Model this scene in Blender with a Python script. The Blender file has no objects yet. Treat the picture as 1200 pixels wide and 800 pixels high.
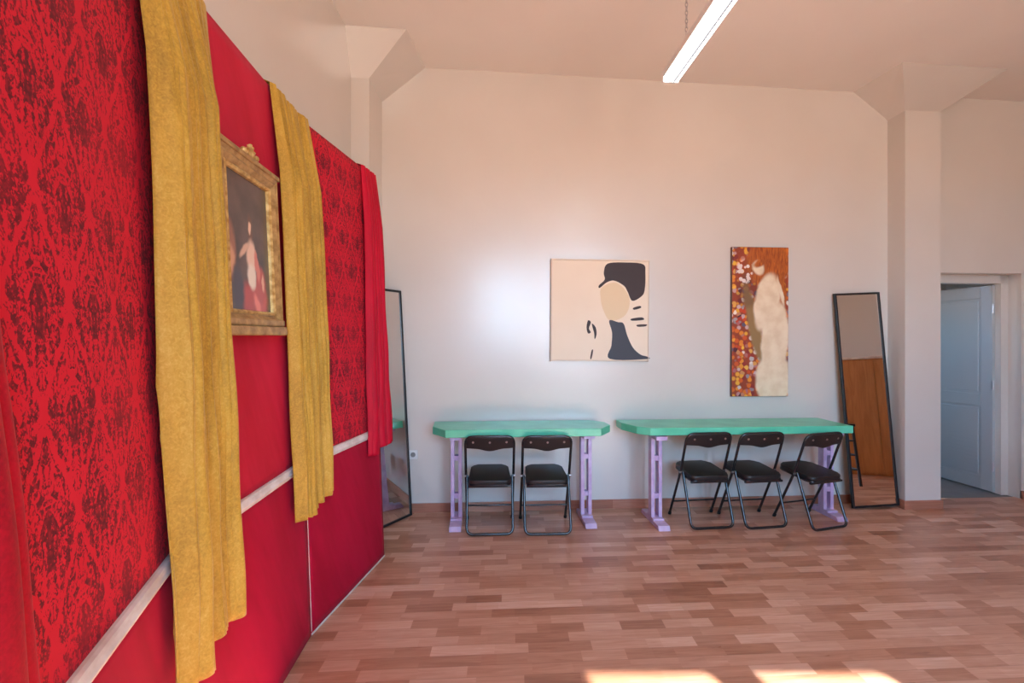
import bpy, bmesh, math, random
from mathutils import Vector, Matrix
random.seed(7)
C = bpy.context.scene.collection
PI = math.pi
CAMH = 1.49
# ------------------------------------------------------------------ node helpers
class N:
    """socket wrapper with arithmetic"""
    def __init__(s, nt, sock): s.nt = nt; s.s = sock
    def _m(s, op, *o, clamp=False):
        n = s.nt.nodes.new('ShaderNodeMath'); n.operation = op; n.use_clamp = clamp
        for i, x in enumerate((s,) + o):
            if isinstance(x, N): s.nt.links.new(x.s, n.inputs[i])
            else: n.inputs[i].default_value = x
        return N(s.nt, n.outputs[0])
    def __add__(s, o): return s._m('ADD', o)
    __radd__ = __add__
    def __sub__(s, o): return s._m('SUBTRACT', o)
    def __rsub__(s, o): return (s*-1)+o
    def __mul__(s, o): return s._m('MULTIPLY', o)
    __rmul__ = __mul__
    def __truediv__(s, o): return s._m('DIVIDE', o)
    def floor(s): return s._m('FLOOR')
    def fract(s): return s._m('FRACT')
    def abs(s): return s._m('ABSOLUTE')
    def sqrt(s): return s._m('SQRT')
    def sin(s): return s._m('SINE')
    def cos(s): return s._m('COSINE')
    def min(s, o): return s._m('MINIMUM', o)
    def max(s, o): return s._m('MAXIMUM', o)
    def gt(s, o): return s._m('GREATER_THAN', o)
    def lt(s, o): return s._m('LESS_THAN', o)
    def clamp(s): return s._m('ADD', 0.0, clamp=True)
    def ramp(s, a, b):     # smooth 0..1 between a and b
        n = s.nt.nodes.new('ShaderNodeMapRange'); n.interpolation_type = 'SMOOTHSTEP'
        s.nt.links.new(s.s, n.inputs['Value'])
        n.inputs['From Min'].default_value = a; n.inputs['From Max'].default_value = b
        return N(s.nt, n.outputs[0])

class Mat:
    def __init__(s, name, color=(.8,.8,.8), rough=.5, metal=0., spec=.5, sheen=0., sheen_tint=None, coat=0., emit=None, estr=0.):
        s.m = bpy.data.materials.new(name); s.m.use_nodes = True
        s.nt = s.m.node_tree; s.b = s.nt.nodes['Principled BSDF']
        b = s.b
        b.inputs['Base Color'].default_value = (*color, 1)
        b.inputs['Roughness'].default_value = rough; b.inputs['Metallic'].default_value = metal
        b.inputs['Specular IOR Level'].default_value = spec
        b.inputs['Sheen Weight'].default_value = sheen
        if sheen_tint: b.inputs['Sheen Tint'].default_value = (*sheen_tint, 1)
        b.inputs['Sheen Roughness'].default_value = .4
        b.inputs['Coat Weight'].default_value = coat
        if emit: b.inputs['Emission Color'].default_value = (*emit, 1); b.inputs['Emission Strength'].default_value = estr
    def coord(s, kind='Object'):
        t = s.nt.nodes.new('ShaderNodeTexCoord'); return t.outputs[kind]
    def xyz(s, sock):
        n = s.nt.nodes.new('ShaderNodeSeparateXYZ'); s.nt.links.new(sock, n.inputs[0])
        return [N(s.nt, n.outputs[i]) for i in range(3)]
    def vec(s, *c):
        n = s.nt.nodes.new('ShaderNodeCombineXYZ')
        for i, x in enumerate(c):
            if isinstance(x, N): s.nt.links.new(x.s, n.inputs[i])
            else: n.inputs[i].default_value = x
        return n.outputs[0]
    def noise(s, vec=None, scale=5., detail=3., rough=.5, dist=0.):
        n = s.nt.nodes.new('ShaderNodeTexNoise')
        n.inputs['Scale'].default_value = scale; n.inputs['Detail'].default_value = detail
        n.inputs['Roughness'].default_value = rough; n.inputs['Distortion'].default_value = dist
        if vec is not None: s.nt.links.new(vec, n.inputs['Vector'])
        return N(s.nt, n.outputs['Fac'])
    def white(s, vec):
        n = s.nt.nodes.new('ShaderNodeTexWhiteNoise'); n.noise_dimensions = '3D'
        s.nt.links.new(vec, n.inputs['Vector']); return N(s.nt, n.outputs['Value'])
    def voronoi(s, vec, scale):
        n = s.nt.nodes.new('ShaderNodeTexVoronoi'); n.inputs['Scale'].default_value = scale
        s.nt.links.new(vec, n.inputs['Vector']); return N(s.nt, n.outputs['Distance']), n.outputs['Color']
    def mix(s, fac, a, b, mode='MIX'):
        n = s.nt.nodes.new('ShaderNodeMix'); n.data_type = 'RGBA'; n.blend_type = mode
        if isinstance(fac, N): s.nt.links.new(fac.s, n.inputs[0])
        else: n.inputs[0].default_value = fac
        for i, x in ((6, a), (7, b)):
            if isinstance(x, tuple): n.inputs[i].default_value = (*x, 1)
            else: s.nt.links.new(x, n.inputs[i])
        return n.outputs[2]
    def cramp(s, fac, stops):
        n = s.nt.nodes.new('ShaderNodeValToRGB'); s.nt.links.new(fac.s, n.inputs[0])
        e = n.color_ramp.elements
        while len(e) < len(stops): e.new(.5)
        for k, (p, c) in zip(e, stops): k.position = p; k.color = (*c, 1)
        return n.outputs[0]
    def col(s, sock): s.nt.links.new(sock, s.b.inputs['Base Color']); return s
    def rough(s, n): s.nt.links.new(n.s, s.b.inputs['Roughness']); return s
    def bump(s, n, strength=.3, dist=.01):
        b = s.nt.nodes.new('ShaderNodeBump'); b.inputs['Strength'].default_value = strength
        b.inputs['Distance'].default_value = dist
        s.nt.links.new(n.s, b.inputs['Height']); s.nt.links.new(b.outputs[0], s.b.inputs['Normal']); return s

def srgb(r, g, b):
    f = lambda c: (c/255/12.92) if c/255 <= .04045 else ((c/255+.055)/1.055)**2.4
    return (f(r), f(g), f(b))

# ------------------------------------------------------------------ materials
M = {}
m = Mat('wall_paint', (.72,.655,.60), rough=.36, spec=.5)
o = m.coord()
n1 = m.noise(o, 1.3, 4); n2 = m.noise(o, 40, 3)
m.col(m.mix(n1.ramp(.3,.7), (.635,.600,.550), (.665,.630,.580)))
m.b.inputs['Roughness'].default_value=.3; m.bump(n2, .05, .003); m.b.inputs['Coat Weight'].default_value=1.0; m.b.inputs['Coat Roughness'].default_value=.25; M['wall'] = m.m

m = Mat('ceiling_paint', (.76,.69,.64), rough=.75)
o = m.coord(); n1 = m.noise(o, 1.1, 5); n2 = m.noise(o, 9, 4)
m.col(m.mix(n1.ramp(.3,.7), (.85,.81,.76), (.88,.84,.79))); m.bump(n1+n2*.15, .3, .02); M['ceiling'] = m.m

def wood_floor(name, bright=1.0, ROW=.076, LEN=.25):
    m = Mat(name, rough=.33, spec=.45)
    x, y, z = m.xyz(m.coord())
    yy = y - x*.062
    row = (yy/ROW).floor()
    r1 = m.white(m.vec(row, 3.3, 1.7))
    xx = x/LEN + r1*7.31
    # uneven stave lengths: shift the joints by a per-stave random
    c0 = xx.floor(); jit = m.white(m.vec(c0, row, 9.1))
    cell = c0 + (xx.fract()).gt(jit*.45+.35)
    rnd = m.white(m.vec(cell, row, 4.2)); rnd2 = m.white(m.vec(cell, row, 7.9))
    plank = m.white(m.vec((xx/3.0).floor(), (row/3.0).floor(), 2.0))
    grain = m.noise(m.vec(x*2.2+rnd*40, yy*26, rnd2*9), 1.6, 5, .62, .8)
    fine = m.noise(m.vec(x*9+rnd*11, yy*160, 0.), 1.0, 3)
    v = (rnd*.52 + plank*.12 + grain*.62 + fine*.2 - .23)
    c = m.cramp(v, [(0.05, srgb(142,92,70)), (.28, srgb(172,120,93)), (.5, srgb(191,142,116)), (.72, srgb(206,162,138)), (.98, srgb(226,194,174))])
    fy = (yy/ROW).fract(); gap = (fy-.5).abs().gt(.482)
    c = m.mix(gap*.35, c, srgb(105,58,40))
    m.col(c); m.rough(grain*.12+.24); m.bump(grain*.5+fine*.4-gap*.6, .12, .002)
    return m.m
M['floor'] = wood_floor('laminate_floor')
m = Mat('laminate_skirting', rough=.4)
x, y, z = m.xyz(m.coord())
r = m.white(m.vec((x/.45).floor(), 0., 3.)); g = m.noise(m.vec(x*3, z*60, 0.), 1.5, 4)
m.col(m.cramp(r*.5+g*.5, [(.15, srgb(140,84,62)), (.5, srgb(176,118,94)), (.9, srgb(204,156,134))])); M['skirting'] = m.m

def damask():
    m = Mat('damask_cloth', rough=.8, spec=.2, sheen=.05, sheen_tint=(1,.3,.3))
    ox, oy, oz = m.xyz(m.coord())
    n0 = m.noise(m.vec(ox, 0., oz), 7, 2)
    U, V = .19, .39
    u = ox/U; v = oz/V
    a = ((u+.5).fract()-.5).abs(); vv = (v+.5).fract()-.5       # lattice A, a in 0..0.5
    w = ((vv*2*PI).cos()+1)*.25
    isB = a.gt(w)
    a2 = .5-a; vb = v.fract()-.5
    p = a*(1-isB) + a2*isB; q = vv*(1-isB) + vb*isB
    wq = (((q*2*PI).cos()+1)*.25).max(.02)
    t = p/wq
    # mirrored scrollwork
    f1 = m.noise(m.vec(p*1.0, q*1.5, isB*.0), 14, 2.5, .6, 1.2)
    big = m.noise(m.vec(ox*1.4, 3., oz), 9, 4, .6)
    f2 = m.noise(m.vec(p*1.0+3, q*2.05, 5.), 30, 2, .5, .6)
    vor, _ = m.voronoi(m.vec(p, q*2.0, 2.), 16)
    core = ((p*p*26 + (q+.05)*(q+.05)*20).sqrt())          # medallion centre
    corem = 1-core.ramp(.45,.75)
    ring = 1-((t-.74).abs()).ramp(.08,.2)
    leaf = (1-t.ramp(.66,.9))
    tips = q.abs().ramp(.40,.49)
    petals = ((q*46).sin()*.5+.5)*((p*60+q*14).cos()*.5+.5)
    s = corem*.26 + ring*.16 + leaf*.24 + (f1-.5)*1.7 + (f2-.5)*.8 + petals*.14 - tips*.34 - vor*.12 + (big-.5)*.7
    mask = s.ramp(.20,.34)
    wear = m.noise(m.vec(ox, 7., oz), 90, 2).ramp(.28,.6)*.35+.65
    wear2 = m.noise(m.vec(ox, 1., oz), 3.5, 4).ramp(.25,.6)*.3+.7
    red = m.mix(n0, srgb(200,22,46), srgb(214,34,58))
    c = m.mix(mask*wear*wear2, red, srgb(98,26,38))
    sp = m.noise(m.vec(ox, 4., oz), 26, 2).gt(.80)
    c = m.mix(sp*.6, c, srgb(225,150,160))
    m.col(c); m.bump(mask*.5+m.noise(m.vec(ox,2.,oz), 300, 1)*.3, .15, .002)
    return m.m
M['damask'] = damask()

def plain_cloth(name, a, b, ws=.0):
    m = Mat(name, rough=.75, spec=.2, sheen=.04, sheen_tint=(1,.4,.5))
    o = m.coord(); x, y, z = m.xyz(o)
    n = m.noise(m.vec(x*1.2+z*.5, 0., z*.6), 2.2, 5, .55, .3); st = m.noise(m.vec(x*5+z*2.2, 1., z*.9-x*.6), 2.5, 3)
    w = m.noise(o, 180, 2)
    m.col(m.mix((n*.6+st*.4).ramp(.35,.65), a, b)); m.bump(st*1.2+n+w*.04, .35, .006); return m.m
M['red_plain'] = plain_cloth('plain_red_cloth', srgb(180,20,46), srgb(200,32,62))
M['crimson'] = plain_cloth('crimson_dado_cloth', srgb(160,4,42), srgb(180,12,54))

def velvet(name, dark, mid, light, sheen, tint, vscale=1., pat=.5):
    m = Mat(name, rough=.62, spec=.25, sheen=sheen, sheen_tint=tint)
    x, y, z = m.xyz(m.coord())
    d = x*.6 + y
    n1 = m.noise(m.vec(x*3, y*3, z*.7), 2.2*vscale, 4, .6, .6)
    n2 = m.noise(m.vec(x*1.3, y*1.3, z), 26, 4, .65, 1.3)
    n3 = m.noise(m.vec(x, y, z*.8), 190, 2)
    n4 = m.noise(m.vec(x, y, z), 60, 2, .5, 2.0)
    v = n1*.42 + n2*pat*.34 + n3*.16 + n4.ramp(.5,.62)*.10*pat + .02
    lo = .25+.2*pat
    m.col(m.cramp(v, [(lo-.10, dark), (lo+.08, mid), (lo+.32, light)]))
    m.bump(n3*.4+n2*.6, .25, .003); m.b.inputs['Sheen Roughness'].default_value = .35
    return m.m
M['gold'] = velvet('gold_velvet', srgb(132,98,30), srgb(186,146,54), srgb(216,182,96), .35, (1,.85,.5))
M['red_velvet'] = velvet('red_velvet', srgb(110,0,18), srgb(178,0,34), srgb(216,8,56), .08, (1,.35,.4), pat=.25)
M['cerise'] = velvet('cerise_cloth', srgb(150,0,28), srgb(188,0,42), srgb(206,6,56), .05, (1,.35,.5), pat=.1)

def wood(name, a, b, rough=.5, sc=1.):
    m = Mat(name, rough=rough); x, y, z = m.xyz(m.coord())
    g = m.noise(m.vec(x*8*sc, y*8*sc, z*.8*sc), 2.5, 5, .6, .8)
    m.col(m.mix(g.ramp(.3,.7), a, b)); m.bump(g, .1, .003); return m.m
M['board'] = wood('panel_board', srgb(170,130,90), srgb(195,160,120))
M['orange_wood'] = wood('orange_wood', srgb(184,118,56), srgb(206,140,74), .45)
M['dark_wood'] = wood('dark_edge_wood', srgb(90,50,26), srgb(120,70,36), .4)
m = Mat('rail_white', srgb(222,214,206), rough=.45); o = m.coord(); m.bump(m.noise(o, 60, 3), .15, .003)
m.col(m.mix(m.noise(o, 14, 5).ramp(.35,.7), srgb(208,196,188), srgb(232,226,220))); M['rail'] = m.m
m = Mat('gilt_wood', rough=.42, metal=.25); o = m.coord(); n = m.noise(o, 22, 5, .6)
m.col(m.mix(n.ramp(.3,.7), srgb(140,104,56), srgb(192,154,96))); m.bump(n, .3, .004); M['gilt'] = m.m
m = Mat('gilt_bright', rough=.35, metal=.35); o = m.coord(); n = m.noise(o, 40, 4)
m.col(m.mix(n.ramp(.3,.7), srgb(170,128,62), srgb(222,188,120))); M['gilt2'] = m.m
m = Mat('mint_paint', srgb(92,200,160), rough=.3, coat=.15); o = m.coord(); n = m.noise(o, 5, 5)
m.col(m.mix(n.ramp(.3,.7), srgb(84,192,152), srgb(104,210,172))); m.bump(m.noise(o, 30, 3), .08, .003); M['mint'] = m.m
m = Mat('lilac_paint', srgb(200,176,214), rough=.4); o = m.coord(); n = m.noise(o, 12, 5)
m.col(m.mix(n.ramp(.3,.72), srgb(188,162,202), srgb(212,192,224))); M['lilac'] = m.m
m = Mat('black_tube', (.012,.013,.016), rough=.22, spec=.6, coat=.4); M['tube'] = m.m
m = Mat('black_vinyl', (.018,.014,.014), rough=.42, spec=.5); o = m.coord(); m.bump(m.noise(o, 160, 3), .25, .002); M['vinyl'] = m.m
M['rubber'] = Mat('black_rubber', (.01,.01,.01), rough=.7).m
M['steel'] = Mat('steel', (.55,.55,.57), rough=.3, metal=1).m
M['glass'] = Mat('mirror_glass', (.86,.88,.87), rough=.015, metal=1).m
M['black_frame'] = Mat('black_frame', (.012,.012,.014), rough=.35).m
M['white_plastic'] = Mat('white_plastic', srgb(225,225,222), rough=.35).m
M['hole'] = Mat('dark_hole', (.02,.02,.02), rough=.8).m
m = Mat('door_white', srgb(172,176,176), rough=.4); M['door'] = m.m; M['gap_strip'] = Mat('gap_grey', srgb(120,124,132), rough=.6).m
m = Mat('grey_tile', srgb(120,122,122), rough=.5); o = m.coord(); m.col(m.mix(m.noise(o, 8, 4), srgb(108,108,106), srgb(138,138,136))); M['tile'] = m.m
M['lamp_body'] = Mat('lamp_white', srgb(235,235,235), rough=.4).m
M['lamp_glow'] = Mat('lamp_diffuser', srgb(240,240,240), rough=.4, emit=(1,.98,.95), estr=6.0).m
m = Mat('canvas_side', srgb(228,214,196), rough=.85); M['canvas'] = m.m

# ------------------------------------------------------------------ mesh helpers
def newbm(): return bmesh.new()
def tag(o, label=None, cat=None, group=None, kind=None):
    if label: o['label'] = label
    if cat: o['category'] = cat
    if group: o['group'] = group
    if kind: o['kind'] = kind
    return o
def obj(name, bm, mats, parent=None, smooth=False, loc=None):
    me = bpy.data.meshes.new(name)
    bmesh.ops.recalc_face_normals(bm, faces=bm.faces)
    bm.to_mesh(me); bm.free()
    for mm in (mats if isinstance(mats, (list, tuple)) else [mats]): me.materials.append(mm)
    if smooth:
        for p in me.polygons: p.use_smooth = True
        try: me.set_sharp_from_angle(angle=math.radians(40))
        except Exception: pass
    o = bpy.data.objects.new(name, me); C.objects.link(o)
    if parent: o.parent = parent
    if loc: o.location = loc
    return o
def empty(name, loc=(0,0,0), rot=(0,0,0), label=None, cat=None, group=None, kind=None):
    o = bpy.data.objects.new(name, None); C.objects.link(o); o.empty_display_size = .1
    o.location = loc; o.rotation_euler = rot
    return tag(o, label, cat, group, kind)
def box(bm, x0, x1, y0, y1, z0, z1, bev=0., mi=0):
    vs = [bm.verts.new(p) for p in [(x0,y0,z0),(x1,y0,z0),(x1,y1,z0),(x0,y1,z0),(x0,y0,z1),(x1,y0,z1),(x1,y1,z1),(x0,y1,z1)]]
    fs = [bm.faces.new([vs[i] for i in f]) for f in [(0,3,2,1),(4,5,6,7),(0,1,5,4),(1,2,6,5),(2,3,7,6),(3,0,4,7)]]
    for f in fs: f.material_index = mi
    if bev:
        es = list({e for f in fs for e in f.edges})
        bmesh.ops.bevel(bm, geom=es, offset=bev, segments=2, affect='EDGES', profile=.5)
    return bm
def prism(bm, pts, z0, z1, bev=0., seg=2, mi=0):
    """pts: xy outline, extruded in z"""
    a = [bm.verts.new((p[0], p[1], z0)) for p in pts]; b = [bm.verts.new((p[0], p[1], z1)) for p in pts]
    n = len(pts); fs = [bm.faces.new(a[::-1]), bm.faces.new(b)]
    for i in range(n): fs.append(bm.faces.new((a[i], a[(i+1)%n], b[(i+1)%n], b[i])))
    for f in fs: f.material_index = mi
    if bev:
        es = [e for e in fs[0].edges] + [e for e in fs[1].edges]
        bmesh.ops.bevel(bm, geom=es, offset=bev, segments=seg, affect='EDGES', profile=.5)
    return bm
def hexa(bm, bot, top):
    """two quads (lists of 4 points) joined into a solid"""
    v = [bm.verts.new(p) for p in list(bot)+list(top)]
    for f in [(0,3,2,1),(4,5,6,7),(0,1,5,4),(1,2,6,5),(2,3,7,6),(3,0,4,7)]: bm.faces.new([v[i] for i in f])
    return bm
def fillet(pts, rad, seg=6):
    out = [Vector(pts[0])]
    for i in range(1, len(pts)-1):
        p, a, b = Vector(pts[i]), Vector(pts[i-1]), Vector(pts[i+1])
        r = rad[i] if isinstance(rad, (list, tuple)) else rad
        d1, d2 = (a-p), (b-p)
        r = min(r, d1.length*.49, d2.length*.49)
        p1, p2 = p+d1.normalized()*r, p+d2.normalized()*r
        for k in range(seg+1):
            t = k/seg; out.append((1-t)**2*p1 + 2*t*(1-t)*p + t*t*p2)
    out.append(Vector(pts[-1])); return out
def tube(bm, pts, r, seg=10):
    pts = [Vector(p) for p in pts]; rings = []
    t0 = (pts[1]-pts[0]).normalized()
    up = Vector((0,0,1)) if abs(t0.z) < .9 else Vector((1,0,0))
    nrm = t0.cross(up).normalized()
    for i, p in enumerate(pts):
        t = (pts[min(i+1, len(pts)-1)]-pts[max(i-1, 0)]).normalized()
        nrm = (nrm - t*nrm.dot(t)).normalized(); bi = t.cross(nrm)
        rings.append([bm.verts.new(p + (nrm*math.cos(2*PI*k/seg)+bi*math.sin(2*PI*k/seg))*r) for k in range(seg)])
    for a, b in zip(rings, rings[1:]):
        for k in range(seg): bm.faces.new((a[k], a[(k+1)%seg], b[(k+1)%seg], b[k]))
    bm.faces.new(rings[0][::-1]); bm.faces.new(rings[-1])
    return bm
def cyl(bm, c, axis, r, h, seg=16):
    c = Vector(c); a = Vector(axis).normalized()
    return tube(bm, [c-a*h/2, c+a*h/2], r, seg)
def roundrect(w, d, r, seg=5, cx=0, cy=0):
    out = []
    for (sx, sy, a0) in ((1,-1,-90),(1,1,0),(-1,1,90),(-1,-1,180)):
        for k in range(seg+1):
            a = math.radians(a0+90*k/seg)
            out.append((cx+sx*(w/2-r)+r*math.cos(a), cy+sy*(d/2-r)+r*math.sin(a)))
    return out
def children_copy(src, dst):
    for ch in src.children:
        c = ch.copy(); C.objects.link(c); c.parent = dst
        children_copy(ch, c)
def dup(root, loc, rotz, label=None):
    r = root.copy(); C.objects.link(r); r.location = loc; r.rotation_euler = (0,0,rotz)
    if label: r['label'] = label
    children_copy(root, r); return r

# ------------------------------------------------------------------ the room
WS = .062                                    # the far wall runs very slightly away to the right
def wy(x): return 4.216 + WS*x
def cz(x): return 3.866 - .022*x             # the ceiling falls a little to the right
LX, RX, BY = -1.27, 6.3, -2.2
def W(u, d, z): return (u, wy(u)+d, z)
def wallbox(bm, u0, u1, d0, d1, z0, z1, ztop=False):
    za, zb = (cz(u0)+.05, cz(u1)+.05) if ztop else (z1, z1)
    hexa(bm, [W(u0,d0,z0), W(u1,d0,z0), W(u1,d1,z0), W(u0,d1,z0)], [W(u0,d0,za), W(u1,d0,zb), W(u1,d1,zb), W(u0,d1,za)])

DX0, DX1, DZ = 3.90, 4.82, 2.134
bm = newbm()
wallbox(bm, LX-.2, DX0, 0, .2, -.1, 0, True)
wallbox(bm, DX1, RX+.2, 0, .2, -.1, 0, True)
wallbox(bm, DX0, DX1, 0, .2, DZ, 0, True)
tag(obj('wall_far', bm, M['wall']), kind='structure')
bm = newbm(); box(bm, LX-.2, LX, BY-.2, 4.3, -.1, 3.95)
tag(obj('wall_left', bm, M['wall']), kind='structure')
bm = newbm(); box(bm, RX, RX+.2, BY-.2, 4.8, -.1, 3.95)
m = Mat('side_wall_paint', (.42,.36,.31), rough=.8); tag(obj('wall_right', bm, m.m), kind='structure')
bm = newbm()
hexa(bm, [(LX-.2,BY-.2,-.1), (RX+.2,BY-.2,-.1), W(RX+.2,0,-.1), W(LX-.2,0,-.1)], [(LX-.2,BY-.2,0), (RX+.2,BY-.2,0), W(RX+.2,0.06,0), W(LX-.2,0.06,0)])
tag(obj('floor', bm, M['floor']), kind='structure')
bm = newbm()
a, b = LX-.2, RX+.2
hexa(bm, [(a,BY-.2,cz(a)), (b,BY-.2,cz(b)), W(b,.2,cz(b)), W(a,.2,cz(a))], [(a,BY-.2,cz(a)+.2), (b,BY-.2,cz(b)+.2), W(b,.2,cz(b)+.2), W(a,.2,cz(a)+.2)])
tag(obj('ceiling', bm, M['ceiling']), kind='structure')
# wall behind the camera with its window openings
WINS = [(.10,1.10,1.5,3.17), (1.60,2.24,.9,3.32), (2.36,3.02,.9,3.32)]
bm = newbm(); x = LX-.2
for (x0,x1,z0,z1) in WINS:
    box(bm, x, x0, BY-.2, BY, -.1, 3.95); box(bm, x0, x1, BY-.2, BY, -.1, z0); box(bm, x0, x1, BY-.2, BY, z1, 3.95); x = x1
box(bm, x, RX+.2, BY-.2, BY, -.1, 3.95)
tag(obj('wall_back', bm, M['wall']), kind='structure')
for i, (x0,x1,z0,z1) in enumerate(WINS):
    bm = newbm(); t = .035
    for q in ((x0,x0+t,z0,z1),(x1-t,x1,z0,z1),(x0,x1,z0,z0+t),(x0,x1,z1-t,z1)):
        box(bm, q[0],q[1], BY-.2,BY-.14, q[2],q[3], .004)
    tag(obj('window_%d' % (i+1), bm, M['lamp_body']), kind='structure')

# pillars with flared heads
def pillar(name, x0, x1, yf, zk, tx0, tx1, tyf):
    bm = newbm(); yb0, yb1 = wy(x0)+.05, wy(x1)+.05
    yfr = yf+WS*(x1-x0)
    hexa(bm, [(x0,yf,-.05),(x1,yfr,-.05),(x1,yb1,-.05),(x0,yb0,-.05)], [(x0,yf,zk),(x1,yfr,zk),(x1,yb1,zk),(x0,yb0,zk)])
    tyr = tyf+WS*(tx1-tx0)
    a0, a1 = tx0[0] if isinstance(tx0, tuple) else tx0, 0
    hexa(bm, [(x0,yf,zk),(x1,yfr,zk),(x1,yb1,zk),(x0,yb0,zk)],
         [(tx0+.08 if tx0 > LX else tx0,tyf,cz(tx0)+.03),(tx1-.06,tyr,cz(tx1)+.03),(tx1,wy(tx1)+.05,cz(tx1)+.03),(tx0,wy(tx0)+.05,cz(tx0)+.03)])
    return tag(obj(name, bm, M['wall']), kind='structure')
pillar('trim_1', 3.49, 3.825, 4.235, 3.54, 3.11, 4.26, 3.90)
pillar('trim_2', LX-.05, -1.13, 3.76, 3.57, LX-.05, -.72, 3.61)
# skirting
bm = newbm()
wallbox(bm, -1.12, 3.49, -.014, .01, 0, .078); wallbox(bm, DX1, RX, -.014, .01, 0, .078)
tag(obj('baseboard_far', bm, M['skirting']), kind='structure')
bm = newbm()
hexa(bm, [(3.478,4.222,0),(3.837,4.244,0),(3.837,4.262,0),(3.478,4.24,0)], [(3.478,4.222,.078),(3.837,4.244,.078),(3.837,4.262,.078),(3.478,4.24,.078)])
hexa(bm, [(3.476,4.222,0),(3.492,4.222,0),(3.492,4.43,0),(3.476,4.43,0)], [(3.476,4.222,.078),(3.492,4.222,.078),(3.492,4.43,.078),(3.476,4.43,.078)])
tag(obj('baseboard_pillar', bm, M['skirting']), kind='structure')
bm = newbm(); box(bm, LX-.005, LX+.014, BY, 3.76, 0, .078)
tag(obj('baseboard_left', bm, M['skirting']), kind='structure')

# doorway: frame, leaf standing open into the next room
bm = newbm()
wallbox(bm, DX1-.075, DX1+.02, .12, .2, 0, DZ); wallbox(bm, DX0-.02, DX0+.075, .12, .2, 0, DZ); wallbox(bm, DX0, DX1, .12, .2, DZ-.08, DZ+.02)
tag(obj('trim_3', bm, M['wall']), kind='structure')
hx, hy = DX1-.085, wy(DX1)+.17
dr = empty('door_1', (hx, hy, .012), (0, 0, math.radians(95)), kind='structure')
# leaf lies along local +x from the hinge; local +y is the face towards the pillar
Wd, Hd, Td = .76, 2.03, .04
bm = newbm()
for q in ((.11,Wd-.11,0,.12),(.11,Wd-.11,Hd-.12,Hd),(0,.11,0,Hd),(Wd-.11,Wd,0,Hd),(.11,Wd-.11,.83,.95)):
    box(bm, q[0],q[1], -Td/2, Td/2, q[2],q[3], .004)
obj('door_leaf', bm, M['door'], dr)
for (z0,z1) in ((.12,.83),(.95,Hd-.12)):
    bm = newbm(); box(bm, .11, Wd-.11, -.010, .010, z0, z1)
    box(bm, .135, Wd-.135, -.015, .015, z0+.025, z1-.025, .005)
    for k in range(1, 16):
        zz = z0+.025+(z1-z0-.05)*k/16
        box(bm, .14, Wd-.14, -.0165, .0165, zz-.003, zz+.003)
    obj('door_panel', bm, M['door'], dr)
for z in (.25, 1.05, 1.8):
    bm = newbm(); cyl(bm, (-.008, .022, z), (0,0,1), .009, .09, 10)
    obj('hinge', bm, M['steel'], dr, True)
bm = newbm(); cyl(bm, (Wd-.05, .035, 1.0), (0,1,0), .012, .05, 10); tube(bm, fillet([(Wd-.05,.06,1.0),(Wd-.17,.065,1.0)], .01), .009)
obj('door_handle', bm, M['steel'], dr, True)
# the next room
bm = newbm(); box(bm, 2.6, 6.5, 4.55, 7.0, -.1, -.004)
tag(obj('floor_next_room', bm, M['tile']), kind='structure')
bm = newbm(); box(bm, 2.6, 6.5, 6.6, 6.8, 0, 2.8); box(bm, 6.0, 6.2, 4.85, 6.6, 0, 2.8)
box(bm, 2.7, 2.9, 4.6, 5.1, 0, 2.8); box(bm, 2.7, 2.9, 5.5, 6.7, 0, 2.8); box(bm, 2.7, 2.9, 5.1, 5.5, 0, 1.6); box(bm, 2.7, 2.9, 5.1, 5.5, 2.0, 2.8)
tag(obj('wall_next_room', bm, M['wall']), kind='structure')
bm = newbm(); box(bm, 2.6, 6.5, 4.75, 7.0, 2.75, 2.9)
tag(obj('ceiling_next_room', bm, M['ceiling']), kind='structure')

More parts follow.
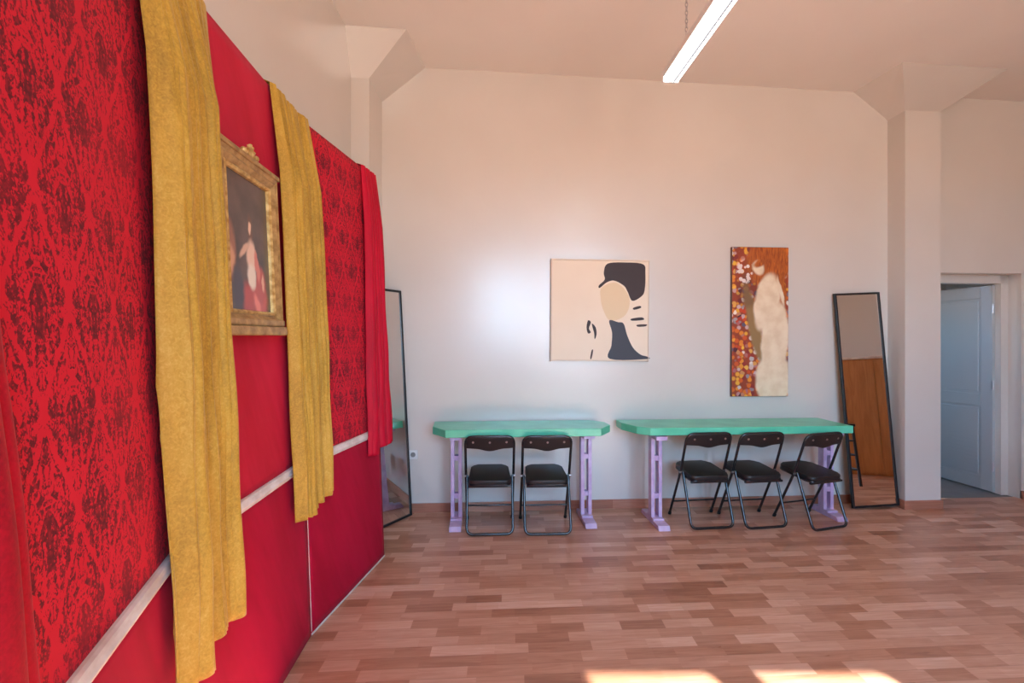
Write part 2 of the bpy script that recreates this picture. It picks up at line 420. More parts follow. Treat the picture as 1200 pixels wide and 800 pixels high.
# ------------------------------------------------------------------ red backdrop panels
PP = [Vector(p) for p in ((-.475,.10), (-.962,1.437), (-1.020,2.416), (-.888,3.308))]
LEAN, PH, RAILZ = .04, 2.655, .875
def panel(i, upper, label, nz):
    a, b = PP[i], PP[i+1]; d = b-a; L = d.length
    e = empty('backdrop_panel', (a.x, a.y, 0), (-LEAN, 0, math.atan2(d.y, d.x)), label, 'backdrop panel')
    bm = newbm(); box(bm, 0, L, .004, .022, 0.002, PH); 
    for xx in (.05, L/2, L-.05): box(bm, xx-.02, xx+.02, .022, .06, .03, PH-.03)
    obj('board', bm, M['board'], e)
    def cloth(name, z0, z1, mat, amp):
        bm = newbm(); nx, nz_ = int(L/.04), int((z1-z0)/.05)
        g = [[bm.verts.new((L*ix/nx, -.001-amp*(.5+.5*math.sin(9*L*ix/nx+4*(z0+(z1-z0)*iz/nz_)))*(0 if iz in (0,nz_) or ix in (0,nx) else 1), z0+(z1-z0)*iz/nz_)) for ix in range(nx+1)] for iz in range(nz_+1)]
        for iz in range(nz_):
            for ix in range(nx): bm.faces.new((g[iz][ix], g[iz][ix+1], g[iz+1][ix+1], g[iz+1][ix]))
        o = obj(name, bm, mat, e, True)
        s = o.modifiers.new('t', 'SOLIDIFY'); s.thickness = .003; s.offset = 1
        return o
    cloth('upper_cloth', RAILZ, PH+.004, upper, .002)
    cloth('lower_cloth', .004, RAILZ, M['crimson'], .002)
    bm = newbm()                       # moulded rail: profile swept along x
    prof = [(-.001,-.024),(-.012,-.024),(-.014,-.017),(-.019,-.014),(-.023,-.004),(-.019,.003),(-.017,.010),(-.022,.014),(-.02,.021),(-.012,.024),(-.001,.024)]
    ra = [bm.verts.new((0, y, RAILZ+z)) for y, z in prof]; rb = [bm.verts.new((L, y, RAILZ+z)) for y, z in prof]
    for k in range(len(prof)-1): bm.faces.new((ra[k], rb[k], rb[k+1], ra[k+1]))
    bm.faces.new(ra); bm.faces.new(rb[::-1])
    tag(obj('moulding_rail', bm, M['rail'], e), 'white moulded rail running across the red cloth')
    return e, L
p1, L1 = panel(0, M['damask'], 'red damask backdrop panel nearest the camera, between the near red curtain and the first gold curtain', 0)
p2, L2 = panel(1, M['red_plain'], 'plain red backdrop panel in the middle with the gilt framed painting on it', 0)
p3, L3 = panel(2, M['damask'], 'narrow red damask backdrop panel farthest away, beside the cerise curtain', 0)
# white seam and floor strip on the far panel
bm = newbm(); box(bm, .002, .006, -.0055, -.002, .02, .70)
tag(obj('seam_filler', bm, M['rail'], p3), 'thin white filler line in the joint')
bm = newbm(); box(bm, 0, L3, -.009, .004, 0.002, .012, .002)
tag(obj('bottom_strip', bm, M['rail'], p3), 'thin white strip along the floor')

# ------------------------------------------------------------------ curtains draped over the panels
SEG = []; s = 0
for a, b in zip(PP, PP[1:]): SEG.append((s, a, (b-a).normalized(), (b-a).length)); s += (b-a).length
def path(s):
    k = 0
    for i, (s0, a, d, L) in enumerate(SEG):
        if s >= s0: k = i
    s0, a, d, L = SEG[k]
    # smooth the normal around joints
    n = Vector((0,0))
    for ds in (-.08, -.04, 0, .04, .08):
        kk = 0
        for i, q in enumerate(SEG):
            if s+ds >= q[0]: kk = i
        dd = SEG[kk][2]; n += Vector((dd.y, -dd.x))
    return a + d*(s-s0), n.normalized()
def curtain(name, mat, top, bot, hem, folds, amp, label, base=.012, seed=1, drape=True, ztop=None, zsag=None, rt=16):
    """top/bot: (s0,s1) at the panel top and at the hem; hem(t)->z; folds: list of (freq, weight, phase)"""
    rnd = random.Random(seed)
    ph = [(f, w, p, rnd.uniform(-.5,.5)) for f, w, p in folds]
    zt = ztop or PH*math.cos(LEAN)+.012
    bm = newbm(); nt, nz = 110, 90
    rows = []
    def fold(t, h):
        v = 0; tot = 0
        for f, w, p, dr_ in ph:
            a = math.sin(PI*f*(t + .02*math.sin(5*h+p)) + p + dr_*h*1.6); v += w*abs(a)**.5; tot += w
        v = v/tot
        return v
    for iz in range(-4 if drape else 0, nz+1):
        row = []
        for it in range(nt+1):
            t = it/nt
            if iz < 0:
                k = -iz/4; h = 0
            else: h = iz/nz; k = 0
            zb = hem(t); z = zt + (zb-zt)*h
            if zsag: z -= zsag(t)*(1-h)**4
            e = h**1.1
            s = (top[0]+(bot[0]-top[0])*e) + t*((top[1]-top[0])+((bot[1]-bot[0])-(top[1]-top[0]))*e)
            p, n = path(s)
            grow = .25+.75*min(1, h*5)
            o = base + amp*grow*fold(t, h) + .004*math.sin(23*h+7*t)*h
            tuck = min(t, 1-t)
            o *= (.45+.55*min(1, t*16))*(.25+.75*min(1, (1-t)*rt))                       # edges tuck back towards the panel
            lean = LEAN*z
            if iz < 0:                                          # over the top edge and down the back
                o = o*(1-k) + (-.085)*k; z = zt + (.012*math.sin(PI*min(k*1.2,1)) if k < .8 else 0) - .10*max(0, k-.5)*2
            row.append(bm.verts.new((p.x+n.x*(o-lean), p.y+n.y*(o-lean), z)))
        rows.append(row)
    for a, b in zip(rows, rows[1:]):
        for k in range(nt): bm.faces.new((a[k], a[k+1], b[k+1], b[k]))
    o = obj(name, bm, mat, smooth=True)
    sm = o.modifiers.new('t', 'SOLIDIFY'); sm.thickness = .0025; sm.offset = 0
    return tag(o, label, 'curtain')
def lobes(spec, jag=.006):
    def f(t):
        for t1, z in spec:
            if t <= t1: break
        return z + jag*math.sin(17*t)+jag*.3*math.sin(43*t+1)
    def g(t):       # short blend between the steps
        w = .012; return (f(t-w)+f(t)+f(t+w))/3
    return g
curtain('curtain', M['gold'], (1.205,1.665), (1.23,1.70), lobes([(.36,.55),(.76,.59),(1.01,.64)]),
        [(3.6,1,.3),(7.3,.4,1.2),(14,.18,2.)], .10,
        'gold velvet curtain nearest the camera, hanging left of the gilt framed painting', seed=3, rt=4)
curtain('curtain', M['gold'], (2.15,2.525), (2.18,2.555), lobes([(.5,.655),(.86,.68),(1.01,.70)]),
        [(3.4,1,1.4),(7.6,.4,.2),(13,.2,1.)], .085,
        'gold velvet curtain hanging right of the gilt framed painting, before the far damask panel', seed=5)
curtain('curtain', M['cerise'], (3.15,3.37), (3.08,3.44), lobes([(.25,.74),(1.01,.775)]),
        [(3.2,1,.4),(6.5,.5,1.1)], .055,
        'bright cerise cloth curtain over the far end of the backdrop beside the leaning mirror', seed=8)
curtain('curtain', M['red_velvet'], (.16,.535), (.22,.715), lobes([(1.01,.45)]),
        [(3.1,1,.4),(6.8,.5,1.1)], .05,
        'shiny red velvet curtain at the left edge of the picture', seed=11)

# ------------------------------------------------------------------ gilt framed painting on the middle panel
d2 = (PP[2]-PP[1]).normalized(); s1 = (PP[1]-PP[0]).length
fc, fn = path(1.80); fz = 1.842
fr = empty('framed_painting', (fc.x+fn.x*(.048-LEAN*fz), fc.y+fn.y*(.048-LEAN*fz), fz), (-LEAN, math.radians(-.7), math.atan2(d2.y, d2.x)),
           'small old oil painting of a seated figure in a gilt wooden frame with carved crest', 'framed painting')
FW, FH = .228, .330                     # half sizes
def frame_ring(bm, x0, x1, z0, z1, prof):
    """mitred moulding; prof: list of (inset, outward y)"""
    loops = []
    for ins, y in prof:
        loops.append([bm.verts.new(p) for p in ((x0+ins,-y,z0+ins),(x1-ins,-y,z0+ins),(x1-ins,-y,z1-ins),(x0+ins,-y,z1-ins))])
    for a, b in zip(loops, loops[1:]):
        for k in range(4): bm.faces.new((a[k], a[(k+1)%4], b[(k+1)%4], b[k]))
bm = newbm(); frame_ring(bm, -FW, FW, -FH+.03, FH, [(0,-.0),(0,.03),(.008,.036),(.02,.030),(.03,.034),(.045,.022),(.052,.022)])
obj('frame', bm, M['gilt'], fr)
bm = newbm(); frame_ring(bm, -FW+.05, FW-.05, -FH+.08, FH-.05, [(0,.0),(0,.024),(.006,.028),(.014,.020),(.016,.008)])
tag(obj('inner_slip', bm, M['gilt2'], fr), 'bright gilt inner slip')
bm = newbm(); box(bm, -FW-.012, FW+.012, -.045, 0, -FH, -FH+.035, .006); box(bm, -FW-.004, FW+.004, -.04, 0, -FH+.035, -FH+.065, .008)
obj('base_ledge', bm, M['gilt'], fr)
bm = newbm(); box(bm, -FW-.008, FW+.008, -.042, 0, FH-.006, FH+.014, .005)
obj('cornice', bm, M['gilt'], fr)
bm = newbm()                            # carved crest: scrolls and a shell
for sgn in (-1, 1):
    pts = [Vector((sgn*(.005+.052*k/14*math.cos(k*.28)), -.03, FH+.018+.024*math.sin(k*.30)+.004)) for k in range(15)]
    tube(bm, pts, .007, 8)
    bmesh.ops.create_uvsphere(bm, u_segments=10, v_segments=8, radius=.012, matrix=Matrix.Translation((sgn*.048,-.03,FH+.026)))
for k in range(5):
    a = math.radians(30+30*k)
    tube(bm, [(0,-.03,FH+.018),(.03*math.cos(a),-.034,FH+.018+.045*math.sin(a))], .007, 8)
obj('carved_crest', bm, M['gilt2'], fr, True)

def soft(m, x, z, cx, cz_, rx, rz, s=.35, rot=0):
    dx, dz = x-cx, z-cz_
    if rot:
        c, sn = math.cos(rot), math.sin(rot); dx, dz = dx*c+dz*sn, dz*c-dx*sn
    r = ((dx/rx)*(dx/rx) + (dz/rz)*(dz/rz)).sqrt()
    return 1-r.ramp(1-s, 1+s)
m = Mat('oil_painting', rough=.3, coat=.3)
x, y, z = m.xyz(m.coord())
wob = m.noise(m.vec(x, 0., z), 16, 3); wob2 = m.noise(m.vec(x+4, 2., z), 16, 3)
px, pz = x+(wob-.5)*.03, z+(wob2-.5)*.03
c = m.mix(m.noise(m.vec(x, 3., z), 9, 4).ramp(.3,.7), srgb(52,36,34), srgb(84,62,58))
for args, colr in [((-.14,-.02,.04,.10,.3), (150,92,66)), ((-.135,-.06,.025,.05,.4), (206,150,110)),
                   ((.06,-.20,.075,.07,.3), (196,72,62)), ((-.01,-.2,.07,.07,.35,.4), (170,48,44)), ((.085,-.13,.04,.07,.3), (176,60,52)),
                   ((.015,.075,.020,.055,.3), (92,52,34)), ((.02,-.03,.035,.065,.3), (222,186,160)), ((-.035,-.01,.045,.014,.4,.7), (210,168,140)),
                   ((.012,.08,.012,.022,.3), (226,188,158)), ((.015,-.105,.03,.05,.3), (224,210,190)), ((.06,-.06,.016,.06,.3,.2), (204,110,92)),
                   ((.105,-.12,.010,.03,.4), (214,160,130)), ((.05,-.215,.02,.045,.5,.5), (226,120,104)), ((-.09,-.17,.04,.09,.4), (44,40,58))]:
    c = m.mix(soft(m, px, pz, *args), c, srgb(*colr))
m.col(c); m.bump(wob+m.noise(m.vec(x,1.,z), 140, 2)*.3, .15, .002)
bm = newbm(); box(bm, -FW+.062, FW-.062, -.010, -.002, -FH+.092, FH-.062)
obj('picture', bm, m.m, fr)

# ------------------------------------------------------------------ canvases on the far wall
ang = math.atan(WS)
def canvas(name, x0, x1, z0, z1, roll, mats, label, cat='wall art', depth=.035):
    cx = (x0+x1)/2
    e = empty(name, W(cx, -.004, (z0+z1)/2), (0, roll, ang), label, cat)
    w, h = (x1-x0)/2/math.cos(ang), (z1-z0)/2
    bm = newbm(); box(bm, -w, w, -depth, 0, -h, h, .004)
    obj('stretched_canvas', bm, mats, e)
    return e, w, h, depth
# screen-printed canvas: a plain stand-in of dark flat shapes on cream
e, w, h, dp = canvas('canvas_print', .351, 1.214, 1.323, 2.207, math.radians(.4), M['canvas'],
          'large square cream canvas with flat dark figure shapes above the left green table')
m = Mat('cream_print', srgb(232,214,190), rough=.7); o = m.coord(); m.col(m.mix(m.noise(o, 3, 3), srgb(232,216,192), srgb(240,228,208))); cream = m.m
ink = Mat('print_ink', srgb(52,40,42), rough=.6).m; ink2 = Mat('print_grey', srgb(60,64,74), rough=.6).m; ink3 = Mat('print_tan', srgb(226,206,170), rough=.7).m
bm = newbm()
def flat(bm, pts, y, mi, W_=None):
    # pts in 0..1 picture units, (0,0) top left
    vs = [bm.verts.new(((p[0]*2-1)*w, y, (1-2*p[1])*h)) for p in pts]
    f = bm.faces.new(vs); f.material_index = mi
def smoothpoly(pts, n=5):
    out = []; L = len(pts)
    for i in range(L):
        p0, p1, p2, p3 = [Vector(pts[(i+k-1) % L]) for k in range(4)]
        for k in range(n):
            t = k/n
            out.append(.5*((2*p1)+(p2-p0)*t+(2*p0-5*p1+4*p2-p3)*t*t+(3*p1-p0-3*p2+p3)*t**3))
    return [(q.x, q.y) for q in out]
flat(bm, [(.004,.004),(.996,.004),(.996,.996),(.004,.996)], -dp-.0006, 0)
flat(bm, smoothpoly([(.51,.27),(.66,.22),(.78,.33),(.80,.45),(.74,.56),(.60,.60),(.53,.50),(.50,.38)]), -dp-.0010, 3)
flat(bm, smoothpoly([(.57,.03),(.75,.015),(.94,.03),(.965,.12),(.96,.28),(.93,.35),(.83,.40),(.78,.31),(.74,.25),(.64,.20),(.56,.22),(.49,.275),(.48,.25),(.54,.19),(.53,.12)]), -dp-.0014, 1)
flat(bm, smoothpoly([(.59,.60),(.68,.615),(.74,.63),(.78,.75),(.84,.87),(.92,.94),(.99,.96),(.99,.985),(.60,.985),(.615,.85),(.62,.72)]), -dp-.0014, 2)
for q in ([(.37,.60),(.40,.62),(.38,.68),(.40,.72),(.37,.73),(.355,.67)], [(.41,.63),(.45,.67),(.46,.74),(.44,.79),(.435,.73),(.42,.68)], [(.84,.47),(.91,.45),(.92,.47),(.85,.49)],
          [(.82,.58),(.93,.565),(.95,.59),(.83,.60)], [(.88,.64),(.98,.635),(.97,.655),(.89,.66)], [(.41,.90),(.425,.90),(.41,.98),(.395,.98)]):
    flat(bm, smoothpoly(q, 3), -dp-.0014, 1)
obj('printed_picture', bm, [cream, ink, ink2, ink3], e)
bm = newbm(); t = .010
for q in ((-w-t,-w,-h-t,h+t),(w,w+t*.3,-h-t,h+t),(-w,w,h,h+t),(-w,w,-h-t*.3,-h)):
    box(bm, q[0],q[1], -dp-.006, 0, q[2],q[3])
obj('thin_frame', bm, M['canvas'], e)

e, w, h, dp = canvas('canvas_painting', 1.982, 2.512, .992, 2.345, math.radians(.2), M['dark_wood'],
          'tall narrow canvas with orange top and confetti colours above the right green table', depth=.03)
m = Mat('mosaic_painting', rough=.45)
x, y, z = m.xyz(m.coord())
wob = m.noise(m.vec(x, 0., z), 7, 3); wob2 = m.noise(m.vec(x+4, 2., z), 7, 3)
px, pz = x+(wob-.5)*.05, z+(wob2-.5)*.06
d, vc = m.voronoi(m.vec(x, 0., z), 26)
vr = m.xyz(vc)
conf = m.cramp(vr[0], [(.0, srgb(70,36,50)), (.15, srgb(196,58,28)), (.38, srgb(220,120,34)), (.58, srgb(236,180,60)), (.74, srgb(168,92,104)), (.86, srgb(238,224,208)), (1., srgb(90,70,96))])
conf = m.mix(d.ramp(.45,.7), conf, srgb(150,62,34))
warm = m.mix(m.noise(m.vec(x*8, 0., z), 8, 4, .6, 1.5).ramp(.3,.7), srgb(136,62,18), srgb(196,104,34))
zone = m.noise(m.vec(x, 5., z), 4, 2)
c = conf
c = m.mix(soft(m, px, pz, -.06, -.02, .055, .40, .3, .22), c, srgb(150,118,74))
c = m.mix(soft(m, px, pz, -.12, .28, .10, .16, .25)*.4, c, srgb(80,40,40))
c = m.mix(soft(m, px, pz, .07, .52, .21, .21, .12), c, warm)
c = m.mix(soft(m, px, pz, -.15, .45, .075, .11, .2)*(d.lt(.5)), c, srgb(232,214,206))
c = m.mix(soft(m, px, pz, .18, .25, .06, .26, .2), c, warm)
pale = m.mix(m.noise(m.vec(x, 1., z), 10, 3).ramp(.3,.7), srgb(224,200,166), srgb(236,218,188))
c = m.mix(soft(m, px, pz, .06, .18, .115, .26, .12, -.18), c, pale)
c = m.mix(soft(m, px, pz, .14, -.16, .13, .34, .10, -.08), c, pale)
c = m.mix(soft(m, px, pz, .12, -.52, .16, .26, .10), c, pale)
c = m.mix(soft(m, px, pz, .19, .28, .016, .13, .3, .2), c, pale)
c = m.mix(soft(m, px, pz, -.02, .49, .055, .07, .25, .3), c, pale)
c = m.mix(soft(m, px, pz, .02, .545, .09, .035, .3, .4), c, warm)
m.col(c); m.bump(wob+d, .1, .002)
bm = newbm(); box(bm, -w+.003, w-.003, -dp-.001, -dp+.004, -h+.003, h-.003)
obj('painted_face', bm, m.m, e)

# ------------------------------------------------------------------ tables
def table(outline, loc, rot, legs, label):
    e = empty('table', loc, (0,0,rot), label, 'table', 'mint green tables along the far wall')
    bm = newbm(); prism(bm, outline, .735, .797, .005)
    obj('tabletop', bm, M['mint'], e)
    for lx, ly0, ly1, uy in legs:       # foot from ly0 (near) to ly1, uprights centred at uy
        bm = newbm(); box(bm, lx-.046, lx+.046, uy-.15, uy+.15, .700, .730, .003)
        lg = obj('leg', bm, M['lilac'], e)
        for sx in (-1, 1):
            bm = newbm(); box(bm, lx+sx*.031-.015, lx+sx*.031+.015, uy-.035, uy+.035, .045, .705, .003)
            obj('upright', bm, M['lilac'], lg)
        for z in (.22, .53):
            bm = newbm(); box(bm, lx-.017, lx+.017, uy-.030, uy+.025, z-.02, z+.02, .002); cyl(bm, (lx, uy-.031, z), (0,1,0), .008, .008, 10)
            obj('spacer_block', bm, M['lilac'], lg)
        bm = newbm()
        vs = [(-.046,ly0,0),(.046,ly0,0),(.046,ly1,0),(-.046,ly1,0)]
        hexa(bm, [(lx+a, b, .001) for a, b, _ in vs], [(lx-.046,ly0+.02,.035),(lx+.046,ly0+.02,.035),(lx+.046,ly1-.02,.035),(lx-.046,ly1-.02,.035)])
        box(bm, lx-.046, lx+.046, uy-.08, uy+.08, .033, .05, .003)
        obj('foot', bm, M['lilac'], lg)
    return e
# left table: base point at its middle
table([(-.62,-.085),(-.735,.085),(-.745,.33),(.60,.33),(.72,.22),(.73,.08),(.615,-.085)],
      (.093, 3.85, 0), ang, [(-.545,-.09,.30,.135),(.535,-.09,.30,.135)],
      'shorter mint green table with lilac trestle legs, left one, under the cream canvas')
table([(-.84,-.05),(-.925,.03),(-1.0,.22),(-1.0,.37),(.86,.37),(.86,-.05)],
      (1.945, 3.92, 0), ang, [(-.755,-.13,.30,.08),(.79,-.03,.33,.17)],
      'longer mint green table with lilac trestle legs, right one, next to the right mirror')

# ------------------------------------------------------------------ folding chairs
def make_chair():
    e = empty('folding_chair', (0,0,0), (0,0,0), None, 'chair', 'black folding chairs at the green tables')
    R_ = .0105
    foot, mid, top = (.36,.014), (.165,.415), (.045,.752)
    bm = newbm(); w1 = .190
    pts = [(-w1,foot[0],foot[1]),(-w1,mid[0],mid[1]),(-w1,top[0],top[1]),(w1,top[0],top[1]),(w1,mid[0],mid[1]),(w1,foot[0],foot[1])]
    tube(bm, fillet(pts, [0,.08,.065,.065,.08,0]), R_, 12)
    obj('front_frame', bm, M['tube'], e, True)
    bm = newbm(); w2 = .178
    pts = [(-w2,.145,.425),(-w2,.0,.012),(w2,.0,.012),(w2,.145,.425)]
    tube(bm, fillet(pts, .05), R_, 12)
    obj('rear_frame', bm, M['tube'], e, True)
    bm = newbm(); tube(bm, [(-w1,.296,.134),(w1,.296,.134)], .007, 10)
    obj('crossbar', bm, M['tube'], e, True)
    for sx in (-1, 1):
        bm = newbm(); cyl(bm, (sx*w1, .359, .012), (0,-.43,.9), .0135, .024, 12)
        obj('foot_cap', bm, M['rubber'], e, True)
        bm = newbm(); cyl(bm, (sx*.184, .152, .418), (1,0,0), .008, .04, 10)
        obj('hinge_bolt', bm, M['steel'], e, True)
    # seat: tilts down towards the back
    tilt = Matrix.Translation((0,.195,.405)) @ Matrix.Rotation(math.radians(6.5), 4, 'X')
    out = [(x*(1-.10*(y+.17)/.34), y) for x, y in roundrect(.335, .345, .055)]
    bm = newbm(); prism(bm, out, -.004, .032, .012, 3); bm.transform(tilt)
    obj('seat', bm, M['vinyl'], e, True)
    bm = newbm(); prism(bm, [(x*1.02, y*1.01) for x, y in out], -.016, -.002, .003); 
    box(bm, -.165, .165, -.168, -.150, -.028, -.012, .003); bm.transform(tilt)
    obj('seat_pan', bm, M['tube'], e, True)
    # backrest
    bm = newbm(); nx, nz = 24, 6; g = []
    for iz in range(nz+1):
        row = []
        for ix in range(nx+1):
            u = -1+2*ix/nx; x = u*.186
            zl = .652 - .016*(.5+.5*math.cos(PI*min(1, abs(u)*1.7))) + .006*abs(u)
            dxc = max(0, abs(x)-(.186-.06)); zt_ = .752-.06+math.sqrt(max(0, .06**2-dxc**2))
            zt_ = max(zt_, zl+.03)
            z = zl+(zt_-zl)*iz/nz
            f = (z-mid[1])/(top[1]-mid[1]); y = mid[0]+(top[0]-mid[0])*f - .022*(1-u*u)
            row.append(bm.verts.new((x, y, z)))
        g.append(row)
    for iz in range(nz):
        for ix in range(nx): bm.faces.new((g[iz][ix], g[iz][ix+1], g[iz+1][ix+1], g[iz+1][ix]))
    b = obj('backrest', bm, M['vinyl'], e, True)
    sm = b.modifiers.new('t', 'SOLIDIFY'); sm.thickness = .014; sm.offset = 0
    bv = b.modifiers.new('b', 'BEVEL'); bv.width = .003; bv.segments = 2
    for x in (-.13, 0, .13):
        f = (.708-mid[1])/(top[1]-mid[1]); y = mid[0]+(top[0]-mid[0])*f - .022*(1-(x/.186)**2) - .008
        bm = newbm(); cyl(bm, (x, y, .708), (0,1,.33), .0085, .006, 14)
        tag(obj('rivet', bm, M['steel'], b, True), 'small metal rivet')
    return e
def face(dx, dy): return math.atan2(dy, dx) - PI/2
ch = make_chair()
spots = [((-.170,3.66), (-.05,1), 'black folding chair, left one of the two at the shorter table'),
         ((.278,3.665), (-.05,1), 'black folding chair, right one of the two at the shorter table'),
         ((1.594,3.785), (-.12,.99), 'black folding chair, leftmost of the three at the longer table'),
         ((2.028,3.795), (-.145,.99), 'black folding chair, middle one of the three at the longer table'),
         ((2.523,3.778), (-.29,.956), 'black folding chair turned askew, rightmost of three at the longer table by the mirror')]
for i, (p, d, lab) in enumerate(spots):
    if i == 0: ch.location = (*p, 0); ch.rotation_euler = (0,0,face(*d)); ch['label'] = lab
    else: dup(ch, (*p, 0), face(*d), lab)

# ------------------------------------------------------------------ leaning mirrors
def mirror(base, xdir, up, width, height, label):
    """base: lower corner; xdir: unit vector along the lower edge; up: unit vector along the side"""
    X = Vector(xdir).normalized(); Z = Vector(up); Z = (Z - X*Z.dot(X)).normalized(); Y = Z.cross(X)
    mt = Matrix((X, Y, Z)).transposed().to_4x4(); mt.translation = Vector(base)
    e = empty('standing_mirror', (0,0,0), (0,0,0), label, 'mirror'); e.matrix_world = mt
    t = .018
    bm = newbm()
    for q in ((0,t,0,height),(width-t,width,0,height),(t,width-t,0,t),(t,width-t,height-t,height)):
        box(bm, q[0],q[1], -.012,.012, q[2],q[3], .002)
    obj('frame', bm, M['black_frame'], e)
    bm = newbm(); box(bm, t-.004,width-t+.004, -.004,.004, t-.004,height-t+.004)
    obj('mirror_glass', bm, M['glass'], e)
    bm = newbm(); box(bm, t,width-t, .005,.010, t,height-t)
    obj('backing_board', bm, M['board'], e)
    return e
b0, b1 = Vector((3.03,4.245,.006)), Vector((3.462,4.272,.024))
t0 = Vector((2.922,4.362,1.925))
mirror(b0, b1-b0, t0-b0, (b1-b0).length, (t0-b0).length, 'tall black framed mirror leaning on the wall between the longer table and the pillar')
# left one: lower right corner known, edge runs back towards the camera side
c1 = Vector((-.862,4.085,.006)); xd = Vector((.16,.27,0)).normalized(); wdt = .36
c0 = c1 - xd*wdt
t1 = Vector((-.985,4.128,1.93))
mirror(c0, xd, t1-c1, wdt, (t1-c1).length, 'tall black framed mirror leaning in the left corner behind the cerise curtain')

# ------------------------------------------------------------------ wall socket
so = empty('wall_socket', W(-.862, -.001, .505), (0,0,ang), 'small white wall socket low on the wall right of the left mirror', 'socket')
bm = newbm(); box(bm, -.04,.04, -.010,0, -.04,.04, .003); obj('plate', bm, M['white_plastic'], so)
bm = newbm(); cyl(bm, (0,-.011,0), (0,1,0), .021, .004, 20); tag(obj('socket_well', bm, M['tile'], so, True), 'grey recessed socket well')

# ------------------------------------------------------------------ hanging batten lamp
LH = 3.14
lx, ly = 1.005, 3.03
la = empty('batten_lamp', (lx, ly, LH), (0,0,math.atan(.048)), 'long white batten lamp with two tubes hanging on chains under the ceiling', 'ceiling lamp')
bm = newbm(); box(bm, -.05,.05, -1.26,0, .02,.062, .004); obj('housing', bm, M['lamp_body'], la)
for ya, yb in ((-1.262,-1.245),(-.015,.002)):
    bm = newbm(); box(bm, -.052,.052, ya,yb, -.012,.05, .003); obj('end_cap', bm, M['lamp_body'], la)
for sx in (-1, 1):
    bm = newbm(); cyl(bm, (sx*.029, -.63, .004), (0,1,0), .019, 1.22, 14)
    tag(obj('tube', bm, M['lamp_glow'], la, True), 'glowing white tube')
bm = newbm(); box(bm, .010,.017, -1.24,-.03, -.020,.022); tag(obj('gap_strip', bm, M['gap_strip'], la), 'thin grey strip added to darken the gap between the tubes')  # grey strip added so the gap between the glowing tubes reads dark
for yy in (-.25, -1.0):
    wx = lx - math.sin(math.atan(.048))*0; ztop = cz(lx)-LH-.006
    bm = newbm(); z = .060; k = 0
    while z < ztop-.012:
        A = [(0,yy-.0,z),(0,yy,z)]
        pts = []
        for j in range(13):
            a = 2*PI*j/12; r1, r2 = .007, .015
            pts.append((r1*math.cos(a) if k % 2 == 0 else 0, yy+(0 if k % 2 == 0 else r1*math.cos(a)), z+.012+r2*math.sin(a)))
        tube(bm, pts, .0022, 5); z += .024; k += 1
    cyl(bm, (0, yy, ztop-.004), (0,0,1), .02, .02, 12)
    obj('chain', bm, M['steel'], la, True)
# ------------------------------------------------------------------ furniture at the right, seen in the mirror only
wc = empty('cabinet', (4.95, 2.62, 0), (0,0,math.radians(225)), 'plain orange brown wooden cabinet seen only in the right mirror', 'cabinet')
bm = newbm(); box(bm, -.9,.9, 0,.45, .0,1.50, .004); obj('carcass', bm, M['orange_wood'], wc)
bm = newbm(); box(bm, -.92,.92, -.02,.46, 1.50,1.53, .004); tag(obj('cabinet_top', bm, M['rail'], wc), 'pale top board')
for sx in (-1, 1):
    bm = newbm(); box(bm, min(0,sx*.89)+.003, max(0,sx*.89)-.003, -.018,0, .03,1.48, .003); dd = obj('cabinet_door', bm, M['orange_wood'], wc)
st = empty('bar_stool', (3.98, 3.07, 0), (0,0,math.radians(20)), 'black bar stool with rungs reflected at the edge of the right mirror', 'stool')
bm = newbm(); prism(bm, roundrect(.26,.26,.03), .66, .69, .006); obj('seat', bm, M['black_frame'], st)
for sx in (-1,1):
    for sy in (-1,1):
        bm = newbm(); hexa(bm, [(sx*.12+a, sy*.12+b, 0) for a,b in ((-.012,-.012),(.012,-.012),(.012,.012),(-.012,.012))], [(sx*.10+a, sy*.10+b, .66) for a,b in ((-.012,-.012),(.012,-.012),(.012,.012),(-.012,.012))])
        obj('leg', bm, M['black_frame'], st)
for z in (.18,.34,.50):
    for a in range(4):
        bm = newbm(); w_ = .12-.02*z/.66
        pq = [((-w_,-w_,z),(w_,-w_,z)),((w_,-w_,z),(w_,w_,z)),((w_,w_,z),(-w_,w_,z)),((-w_,w_,z),(-w_,-w_,z))][a]
        tube(bm, pq, .008, 8); obj('rung', bm, M['black_frame'], st)

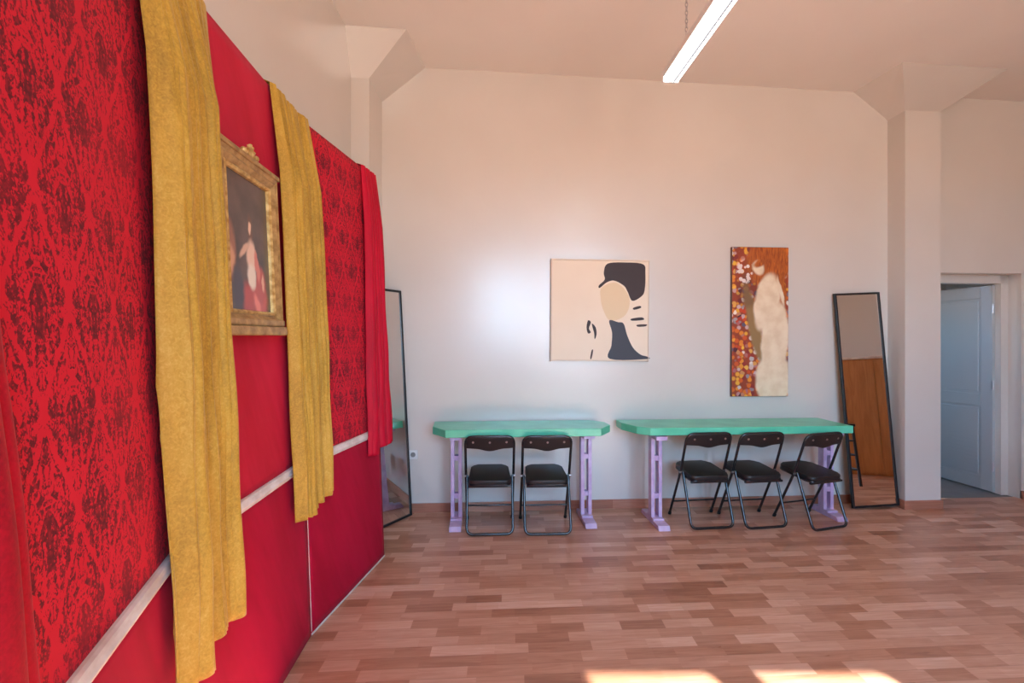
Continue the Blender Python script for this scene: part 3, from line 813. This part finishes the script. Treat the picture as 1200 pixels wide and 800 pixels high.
# ------------------------------------------------------------------ light
sun = bpy.data.lights.new('sun', 'SUN'); sun.energy = 32.0; sun.angle = math.radians(.6); sun.color = (1,.95,.88)
so_ = bpy.data.objects.new('sun', sun); C.objects.link(so_)
so_.rotation_euler = Vector((-.28,.96,-.697)).to_track_quat('-Z','Y').to_euler()
for (x0,x1,z0,z1) in WINS:                 # portals: guide the sky light through the openings
    l = bpy.data.lights.new('window_portal', 'AREA'); l.shape = 'RECTANGLE'; l.size = x1-x0; l.size_y = z1-z0; l.cycles.is_portal = True
    p = bpy.data.objects.new('window_portal', l); C.objects.link(p); p.location = ((x0+x1)/2, BY-.19, (z0+z1)/2); p.rotation_euler = (PI/2, 0, 0)
l = bpy.data.lights.new('window_portal', 'AREA'); l.shape = 'RECTANGLE'; l.size = .4; l.size_y = .4; l.cycles.is_portal = True
p = bpy.data.objects.new('window_portal', l); C.objects.link(p); p.location = (2.72, 5.3, 1.8); p.rotation_euler = (PI/2, 0, -PI/2)

wd = bpy.data.worlds.new('sky'); bpy.context.scene.world = wd; wd.use_nodes = True
nt = wd.node_tree; bg = nt.nodes['Background']
tc = nt.nodes.new('ShaderNodeTexCoord'); sp = nt.nodes.new('ShaderNodeSeparateXYZ'); nt.links.new(tc.outputs['Generated'], sp.inputs[0])
cr = nt.nodes.new('ShaderNodeValToRGB'); mr = nt.nodes.new('ShaderNodeMapRange'); mr.inputs['From Min'].default_value = -1; mr.inputs['From Max'].default_value = 1
nt.links.new(sp.outputs[2], mr.inputs['Value']); nt.links.new(mr.outputs[0], cr.inputs[0])
e_ = cr.color_ramp.elements
while len(e_) < 5: e_.new(.5)
for k, (p_, c_) in zip(e_, [(0,(.72,.55,.44)), (.495,(.72,.57,.47)), (.515,(.52,.84,1.12)), (.62,(.36,.74,1.2)), (1,(.25,.45,.95))]):
    k.position = p_; k.color = (*c_, 1)
nt.links.new(cr.outputs[0], bg.inputs[0]); bg.inputs[1].default_value = 18.0

# ------------------------------------------------------------------ camera and output
cam = bpy.data.cameras.new('camera'); cam.sensor_width = 36; cam.lens = 559/1200*36; cam.clip_start = .02
co = bpy.data.objects.new('camera', cam); C.objects.link(co); co.location = (0,0,CAMH); co.rotation_euler = (PI/2,0,0)
S = bpy.context.scene; S.camera = co
S.view_settings.view_transform = 'Standard'; S.view_settings.look = 'None'; S.view_settings.gamma = 1
S.view_settings.use_curve_mapping = False; S.view_settings.exposure = .22
S.render.engine = 'CYCLES'
cy = S.cycles; cy.use_denoising = True; cy.max_bounces = 14; cy.diffuse_bounces = 10; cy.glossy_bounces = 5; cy.sample_clamp_indirect = 8
